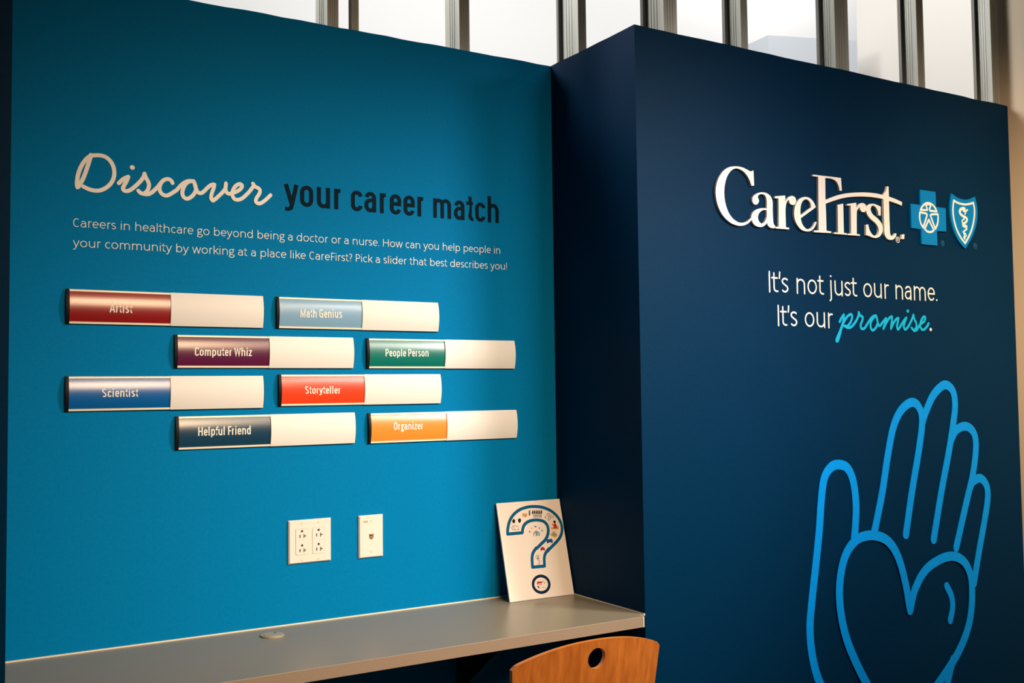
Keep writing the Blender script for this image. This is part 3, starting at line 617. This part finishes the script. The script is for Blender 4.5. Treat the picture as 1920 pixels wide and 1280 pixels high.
strokes_obj('heart_outline', FRONT, [zh([(492,985,1),(472,870),(442,765),(400,702),(340,680),(275,698),(228,765),(206,870),(208,980),(233,1100),(280,1215),(330,1310),(395,1420),(470,1500,1),(545,1400),(590,1310),(640,1235),(692,1150),(730,1050),(744,950),(740,855),(715,792),(670,765),(615,778),(555,822),(512,900),(492,985,1)])], HW*1.02, M['bright_blue'], ht, .0030, .0024)
strokes_obj('shine_mark', FRONT, [zh([(641,886),(661,930),(665,975),(656,1026)])], .0125, M['bright_blue'], ht, .0004, .0020)

# ---------------------------------------------------------------- outlets
def rr(w_, h_, r_, cx=0, cy=0, n=4):
    P = []
    for sx, sy, a0 in ((1, 1, 0), (-1, 1, 90), (-1, -1, 180), (1, -1, 270)):
        for i in range(n+1):
            a_ = math.radians(a0+90*i/n); P.append((cx+sx*(w_/2-r_)+r_*math.cos(a_), cy+sy*(h_/2-r_)+r_*math.sin(a_)))
    return P
def frustum(w_, h_, z1, bev, name, m, parent):
    mb = MB(); a_ = rr(w_, h_, .001); b_ = rr(w_-2*bev, h_-2*bev, .001); n = len(a_)
    mb.add([(p[0], p[1], 0) for p in a_]+[(p[0], p[1], z1*.45) for p in a_]+[(p[0], p[1], z1) for p in b_],
           [tuple(range(2*n, 3*n)), tuple(range(n-1, -1, -1))]+[(i, (i+1) % n, n+(i+1) % n, n+i) for i in range(n)]+[(n+i, n+(i+1) % n, 2*n+(i+1) % n, 2*n+i) for i in range(n)])
    return mb.build(name, m, parent)
c0 = BACK.px(538, 976); c1 = BACK.px(620.5, 969); c2 = BACK.px(539, 1058); pw = c1[0]-c0[0]-.004; ph = .113
ocx = (c0[0]+c1[0])/2; ocy = (c0[1]+c2[1])/2
out_ = empty('power_outlet', None, 'ivory double-gang wall plate with four sockets on the blue wall', 'outlet', mw=BACK.mat(ocx, ocy, .0003))
frustum(pw, ph, .0075, .003, 'cover_plate', M['plate'], out_)
for sx in (-1, 1):
    cx = sx*.0228
    rc = MB().prism(rr(.0335, .067, .003, cx, 0), (), .0074, .0086).build('receptacle', M['plate'], out_)
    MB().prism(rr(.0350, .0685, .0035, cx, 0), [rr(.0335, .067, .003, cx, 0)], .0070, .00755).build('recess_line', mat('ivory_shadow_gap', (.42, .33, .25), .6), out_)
    for sy in (-1, 1):
        cy = sy*.0185
        MB().disc((cx, cy+.0090), .0030, .0032, .0086, .0088, 12).build('slot', M['slot'], rc)
        MB().box((cx-.0070, cy-.0080, .0086), (cx-.0043, cy+.0002, .0088)).build('slot', M['slot'], rc)
        MB().box((cx+.0040, cy-.0090, .0086), (cx+.0063, cy+.0010, .0088)).box((cx+.0063, cy-.0050, .0086), (cx+.0108, cy-.0025, .0088)).build('slot', M['slot'], rc)
        MB().disc((cx, sy*.0482), .0026, .0026, .0074, .0082, 12).build('screw', mat('ivory_screw', (.70, .56, .46), .35), out_)
c0 = BACK.px(670, 965.5); c1 = BACK.px(717.5, 962); c2 = BACK.px(671.5, 1047); pw = c1[0]-c0[0]-.003; ph = .1145
ocx = (c0[0]+c1[0])/2; ocy = (c0[1]+c2[1])/2-.0005
jk = empty('data_outlet', None, 'ivory single wall plate with one small phone jack on the blue wall', 'outlet', mw=BACK.mat(ocx, ocy, .0003))
frustum(pw, ph, .0075, .003, 'cover_plate', M['plate'], jk)
q = MB().prism([(-.0068, .0065), (.0068, .0065), (.0068, -.003), (.003, -.008), (-.003, -.008), (-.0068, -.003)], (), .0076, .0080); q = q.build('jack', mat('jack_tan', (.30, .22, .13), .5), jk)
MB().box((-.0060, .0010, .0080), (.0035, .0042, .0082)).build('opening', M['slot'], q)
MB().disc((-.001, -.0042), .002, .0018, .0080, .0082, 8).build('opening', M['slot'], q)
for sy in (-1, 1): MB().disc((0, sy*.0415), .0027, .0027, .0074, .0082, 12).build('screw', mat('ivory_screw', (.70, .56, .46), .35), jk)
F3 = LIGHT; old = F3.hw; F3.hw = .10
pf = Frame(BACK.o+BACK.x*ocx+BACK.y*ocy, BACK.x, BACK.y)
write(pf, '005R', F3, (-.0235, .0375), (-.0105, .0375), .0042, 'marking', mat('faded_ink', (.32, .22, .17), .6), jk, n0=.0078, th=.0002, one=True); F3.hw = old

# ---------------------------------------------------------------- question mark board leaning in the corner
bl = np.array([-.2498*S, -.096*S, Z0+.0006]); br = np.array([-.0052*S, -.103*S, Z0+.0006]); tl = np.array([-.2487*S, -.012*S, Z0+.3075*S])
BF = Frame(bl, br-bl, tl-bl); BW = np.linalg.norm(br-bl); BH = float((tl-bl)@BF.y)
bd = empty('question_board', None, 'white foam board with a big blue question mark, leaning in the recess corner', 'board', mw=BF.mat())
MB().box((0, 0, -.0045), (BW, BH, -.0002)).build('board', M['foam_edge'], bd)
MB().box((.0006, .0006, -.0002), (BW-.0006, BH-.0006, .0002)).build('board_face', M['foam'], bd)
zq = lambda p: zoomed(p, 930, 940, 12.8)
zr = lambda p: zoomed(p, 980, 1020, 11.64)
ql = zq([(280,780,1),(284,650),(330,460),(430,305),(580,190),(760,132),(930,118),(1130,142),(1330,230),(1480,370),(1568,540),(1585,700),(1540,850),(1440,980),(1330,1090),(1225,1200)])+zr([(570,100),(500,195),(472,300),(478,475,1),(215,500,1),(205,310),(228,185),(295,85)])+zq([(980,1120),(1090,1010),(1185,915),(1240,800),(1255,680),(1225,560),(1150,480),(1050,448),(930,443),(800,470),(695,540),(645,640),(630,748,1),(280,780,1)])
o = strokes_obj('printed_question_mark', BF, [ql], .0046, M['q_blue'], bd, .0003, .0002, 'teal outline question mark')
ring('printed_ring', BF, 980+405/11.64, 1020+872/11.64, 15.3, 15.6, .0042, M['q_navy'], bd, n0=.0003, th=.0002, label='dark navy ring forming the dot', letter_r=False, k=40)
def icon(parts, label):
    h_ = None
    for m, polys in parts:
        mb = MB()
        for p in polys:
            L = onpl(BF, p, .0005)
            if len(L) == 2: mb.stroke([L[0], L[1]], .0008, .0003, .0005)
            else: mb.prism([q_[:2] for q_ in L], (), .0003, .0005)
        o = mb.build('printed_picture', M[m]); o.matrix_world = BF.mat(); child(o, bd); tag(o, label)
def blob(f, cx, cy, rx_, ry_, n=10, ph=0.0): return f([(cx+rx_*math.cos(2*math.pi*i/n+ph), cy+ry_*math.sin(2*math.pi*i/n+ph)) for i in range(n)])
icon([('p_black', [blob(zq, 425, 470, 36, 52), blob(zq, 565, 450, 38, 50), blob(zq, 565, 490, 20, 25)])], 'two small dark heads')
icon([('p_grey', [zq(a_) for a_ in ([(380,610),(420,580)], [(420,580),(520,590)], [(520,590),(550,680)], [(380,610),(390,670)], [(390,670),(550,680)], [(420,600),(440,660)])])], 'faint grey sketch')
icon([('p_orange', [blob(zq, 660, 320, 34, 50, 7), blob(zq, 725, 315, 26, 45, 7)])], 'orange figures')
icon([('p_grey', [blob(zq, 705, 345, 20, 35, 6)])], 'grey figures')
icon([('p_green', [blob(zq, 805, 280, 20, 70, 8)])], 'dark green standing figure')
icon([('p_black', [blob(zq, 805, 225, 15, 20, 8)])], 'dark head of the standing figure')
icon([('p_black', [blob(zq, 880+i*42, 262-(i % 2)*6, 17, 52, 8) for i in range(6)])], 'row of dark standing people')
icon([('p_grey', [zq([(895+i*42, 310), (925+i*42, 310), (930+i*42, 385), (900+i*42, 385)]) for i in range(5)])], 'grey legs of the row of people')
icon([('p_tan', [blob(zq, 875+i*48, 200+(i % 2)*6, 8, 11, 6) for i in range(6)])], 'small brown heads of the row of people')
strokes_obj('printed_picture', BF, [zq([(1215,330),(1235,295),(1275,288),(1308,330),(1305,400),(1275,450),(1245,420)]), zq([(1240,340),(1270,330),(1280,360),(1255,385),(1262,410)])], .0007, M['p_black'], bd, .0003, .0002, 'small ear drawing')
icon([('p_grey', [zq([(1170,350),(1185,415)]), zq([(1190,360),(1205,400)]), zq([(1335,340),(1345,395)]), zq([(1365,330),(1375,400)])])], 'grey sound waves beside the ear')
icon([('p_red', [zq([(1340,530),(1350,525),(1385,560),(1395,520),(1430,520),(1470,600),(1470,640),(1370,650),(1390,590),(1345,550)])])], 'seated figure in red')
icon([('p_black', [blob(zq, 1405, 485, 33, 33, 10)])], 'black hair of the seated figure')
icon([('p_orange', [zq([(1320,612),(1500,605),(1500,662),(1325,665)])])], 'orange desk')
icon([('p_gold', [zq([(1385,705),(1470,805),(1420,868),(1305,800)])])], 'gold banknotes')
icon([('p_pale', [blob(zq, 1410, 780, 32, 32, 8), zq([(1375,730),(1395,750),(1350,800),(1330,790)])])], 'pale patches on the banknotes')
icon([('p_blue', [zq([(1235,900),(1270,905),(1330,885),(1362,935),(1358,998),(1300,975),(1230,1005),(1212,950)])])], 'dark blue shape')
icon([('p_red', [zq([(1065,1130),(1095,1090),(1145,1090),(1178,1140),(1170,1165),(1070,1170)])])], 'small red car')
icon([('p_black', [zq([(1095,1090),(1145,1090),(1150,1105),(1088,1108)]), zq([(1068,1165),(1085,1165),(1085,1185),(1070,1185)]), zq([(1155,1160),(1175,1158),(1175,1175),(1158,1178)])])], 'dark roof and wheels of the car')
icon([('p_grey', [blob(zr, 335, 310, 32, 28, 8)]+[zr([(285+18*i, 300-8*(i % 3)*4), (290+18*i, 270-8*(i % 2)*4)]) for i in range(6)]+[zr([(330,360),(375,355)]), zr([(375,355),(375,430)]), zr([(330,430),(375,430)]), zr([(345,390),(355,400)])])], 'grey sketch of a bulb')
icon([('p_red', [zr([(315,815),(405,810),(425,850),(315,862)]), zr([(350,880),(420,872),(415,888),(355,892)])])], 'red roof of the small house')
icon([('p_tan', [zr([(405,825),(445,775),(425,850)]), zr([(455,795),(497,860),(480,862),(452,815)]), zr([(310,860),(345,865),(342,890),(318,885)])])], 'brown gables of the small house')
icon([('p_black', [zr([(320,905),(345,910),(375,950),(365,962),(325,935)]), zr([(430,940),(450,925),(460,945)]), zr([(475,935),(495,930),(498,950)])])], 'dark base of the small house')
icon([('p_grey', [zq([(895,750),(965,692),(1050,745),(1055,820),(1025,825),(1020,755),(920,762),(925,830),(905,830)])])], 'grey courthouse outline')
icon([('p_cyan', [zq([(950,752),(1003,748),(1006,820),(955,826)]), blob(zq, 1105, 695, 26, 24, 6)])], 'teal door of the courthouse')
icon([('p_orange', [blob(zq, 860, 640, 22, 16, 6)])], 'tiny orange picture')
icon([('p_blue', [zq([(922,590),(968,585),(970,612),(925,615)])])], 'tiny blue picture')
icon([('p_black', [blob(zq, 1042, 638, 14, 20, 5), blob(zq, 808, 722, 14, 26, 5)])], 'tiny dark pictures')

# ---------------------------------------------------------------- chair pulled up to the counter
CY = -.90*S; CX = -.507*S; CW = .432*S
ch = empty('plywood_chair', (CX, CY, 0), 'orange-brown plywood chair with a round hand hole, pushed up to the counter', 'chair')
zt = Z0+.0800*S
def backrest():
    # back sheet, seen from behind; outline in (x, z), bent around a vertical axis
    hw_ = CW/2; zc_ = zt-.0; pts = []
    tops = [(-1, -.036), (-.975, -.028), (-.8, -.0135), (-.55, -.004), (-.25, .0), (0, .0015), (.25, .0), (.55, -.004), (.8, -.0135), (.975, -.028), (1, -.036)]
    return hw_, tops
hw_, tops = backrest()
def edge_z(x):                                  # top outline: low arch
    t = abs(x)/hw_
    return zt - .0355*t**2.2 - (.006*max(0, (t-.93)/.07)**2)
def halfw(z): return hw_*(1-.10*max(0, (zt-.04-z))/.30)
hx, hz, hrx, hrz = .006, zt-.0400, .0225, .0225
R_b = .55; NX, TH_B = 44, .011
mb = MB(); outer = []
zbot = zt-.30
for i in range(NX+1):
    x = -hw_+2*hw_*i/NX; outer.append((x, edge_z(x)))
for i in range(1, 12): z = edge_z(hw_)+(zbot-edge_z(hw_))*i/12; outer.append((halfw(z), z))
rb_ = .05; hb = halfw(zbot)
outer += [(hb-.002, zbot), (hb-.012, zbot-.018), (hb-.035, zbot-.025)]
for i in range(1, 14): outer.append((hb-.035-(2*hb-.07)*i/14, zbot-.025))
outer += [(-hb+.035, zbot-.025), (-hb+.012, zbot-.018), (-hb+.002, zbot)]
for i in range(11, 0, -1): z = edge_z(hw_)+(zbot-edge_z(hw_))*i/12; outer.append((-halfw(z), z))
hole = [(hx+hrx*math.cos(2*math.pi*i/28), hz+hrz*math.sin(2*math.pi*i/28)) for i in range(28)]
# dense grid sheet cut to the outline so that it can bend smoothly
import bmesh
bm = bmesh.new(); loops = [outer, hole]
for L in loops:
    vs = [bm.verts.new((p[0], 0, p[1])) for p in L]
    for i in range(len(vs)): bm.edges.new((vs[i], vs[(i+1) % len(vs)]))
bmesh.ops.triangle_fill(bm, edges=bm.edges[:], use_beauty=True)
for i in range(1, 24):
    x = -hw_+2*hw_*i/24
    bmesh.ops.bisect_plane(bm, geom=bm.verts[:]+bm.edges[:]+bm.faces[:], plane_co=(x, 0, 0), plane_no=(1, 0, 0))
for v in bm.verts:
    v.co.y = -(math.sqrt(R_b*R_b-v.co.x**2)-math.sqrt(R_b*R_b-hw_**2))*.55 + (v.co.z-zt)*-.16*-1*-1
    v.co.y += 0.0
geom = bmesh.ops.solidify(bm, geom=bm.faces[:], thickness=TH_B)
bm.normal_update()
me = bpy.data.meshes.new('backrest'); bm.to_mesh(me); bm.free(); me.materials.append(M['wood']); me.materials.append(M['ply_edge'])
for p in me.polygons:
    if abs(p.normal.y) < .6: p.material_index = 1
o = bpy.data.objects.new('backrest', me); C.objects.link(o); o.parent = ch; tag(o, 'bent orange-brown plywood back with an oval hand hole')
b_ = o.modifiers.new('bevel', 'BEVEL'); b_.width = .0012; b_.segments = 2; b_.limit_method = 'ANGLE'; b_.angle_limit = math.radians(50)
# seat and legs
seat = MB(); so = rr(.40, .40, .05, 0, .25, 6); seat.prism(so, (), .435, .447); seat.build('seat', M['wood'], ch, bevel=.002)
def tube(pts, r_, name, m, parent):
    cu = bpy.data.curves.new(name, 'CURVE'); cu.dimensions = '3D'; cu.bevel_depth = r_; cu.bevel_resolution = 4; cu.use_fill_caps = True
    sp = cu.splines.new('POLY'); sp.points.add(len(pts)-1)
    for i, p in enumerate(pts): sp.points[i].co = (*p, 1)
    t = bpy.data.objects.new(name, cu); C.objects.link(t); dg = bpy.context.evaluated_depsgraph_get()
    me_ = bpy.data.meshes.new_from_object(t.evaluated_get(dg)); bpy.data.objects.remove(t); me_.materials.clear(); me_.materials.append(m)
    for p in me_.polygons: p.use_smooth = True
    o_ = bpy.data.objects.new(name, me_); C.objects.link(o_); o_.parent = parent; return o_
for sx in (-1, 1):
    tube([(sx*.19, .06, .0), (sx*.165, .075, .43), (sx*.150, .055, .47), (sx*.140, .030, .56), (sx*.135, .010, .66)], .0095, 'leg', M['steel'], ch)
    tube([(sx*.19, .43, .0), (sx*.165, .40, .425)], .0095, 'leg', M['steel'], ch)
    tube([(sx*.165, .075, .425), (sx*.165, .40, .425)], .0085, 'seat_rail', M['steel'], ch)
tube([(-.165, .10, .422), (.165, .10, .422)], .008, 'stretcher', M['steel'], ch)
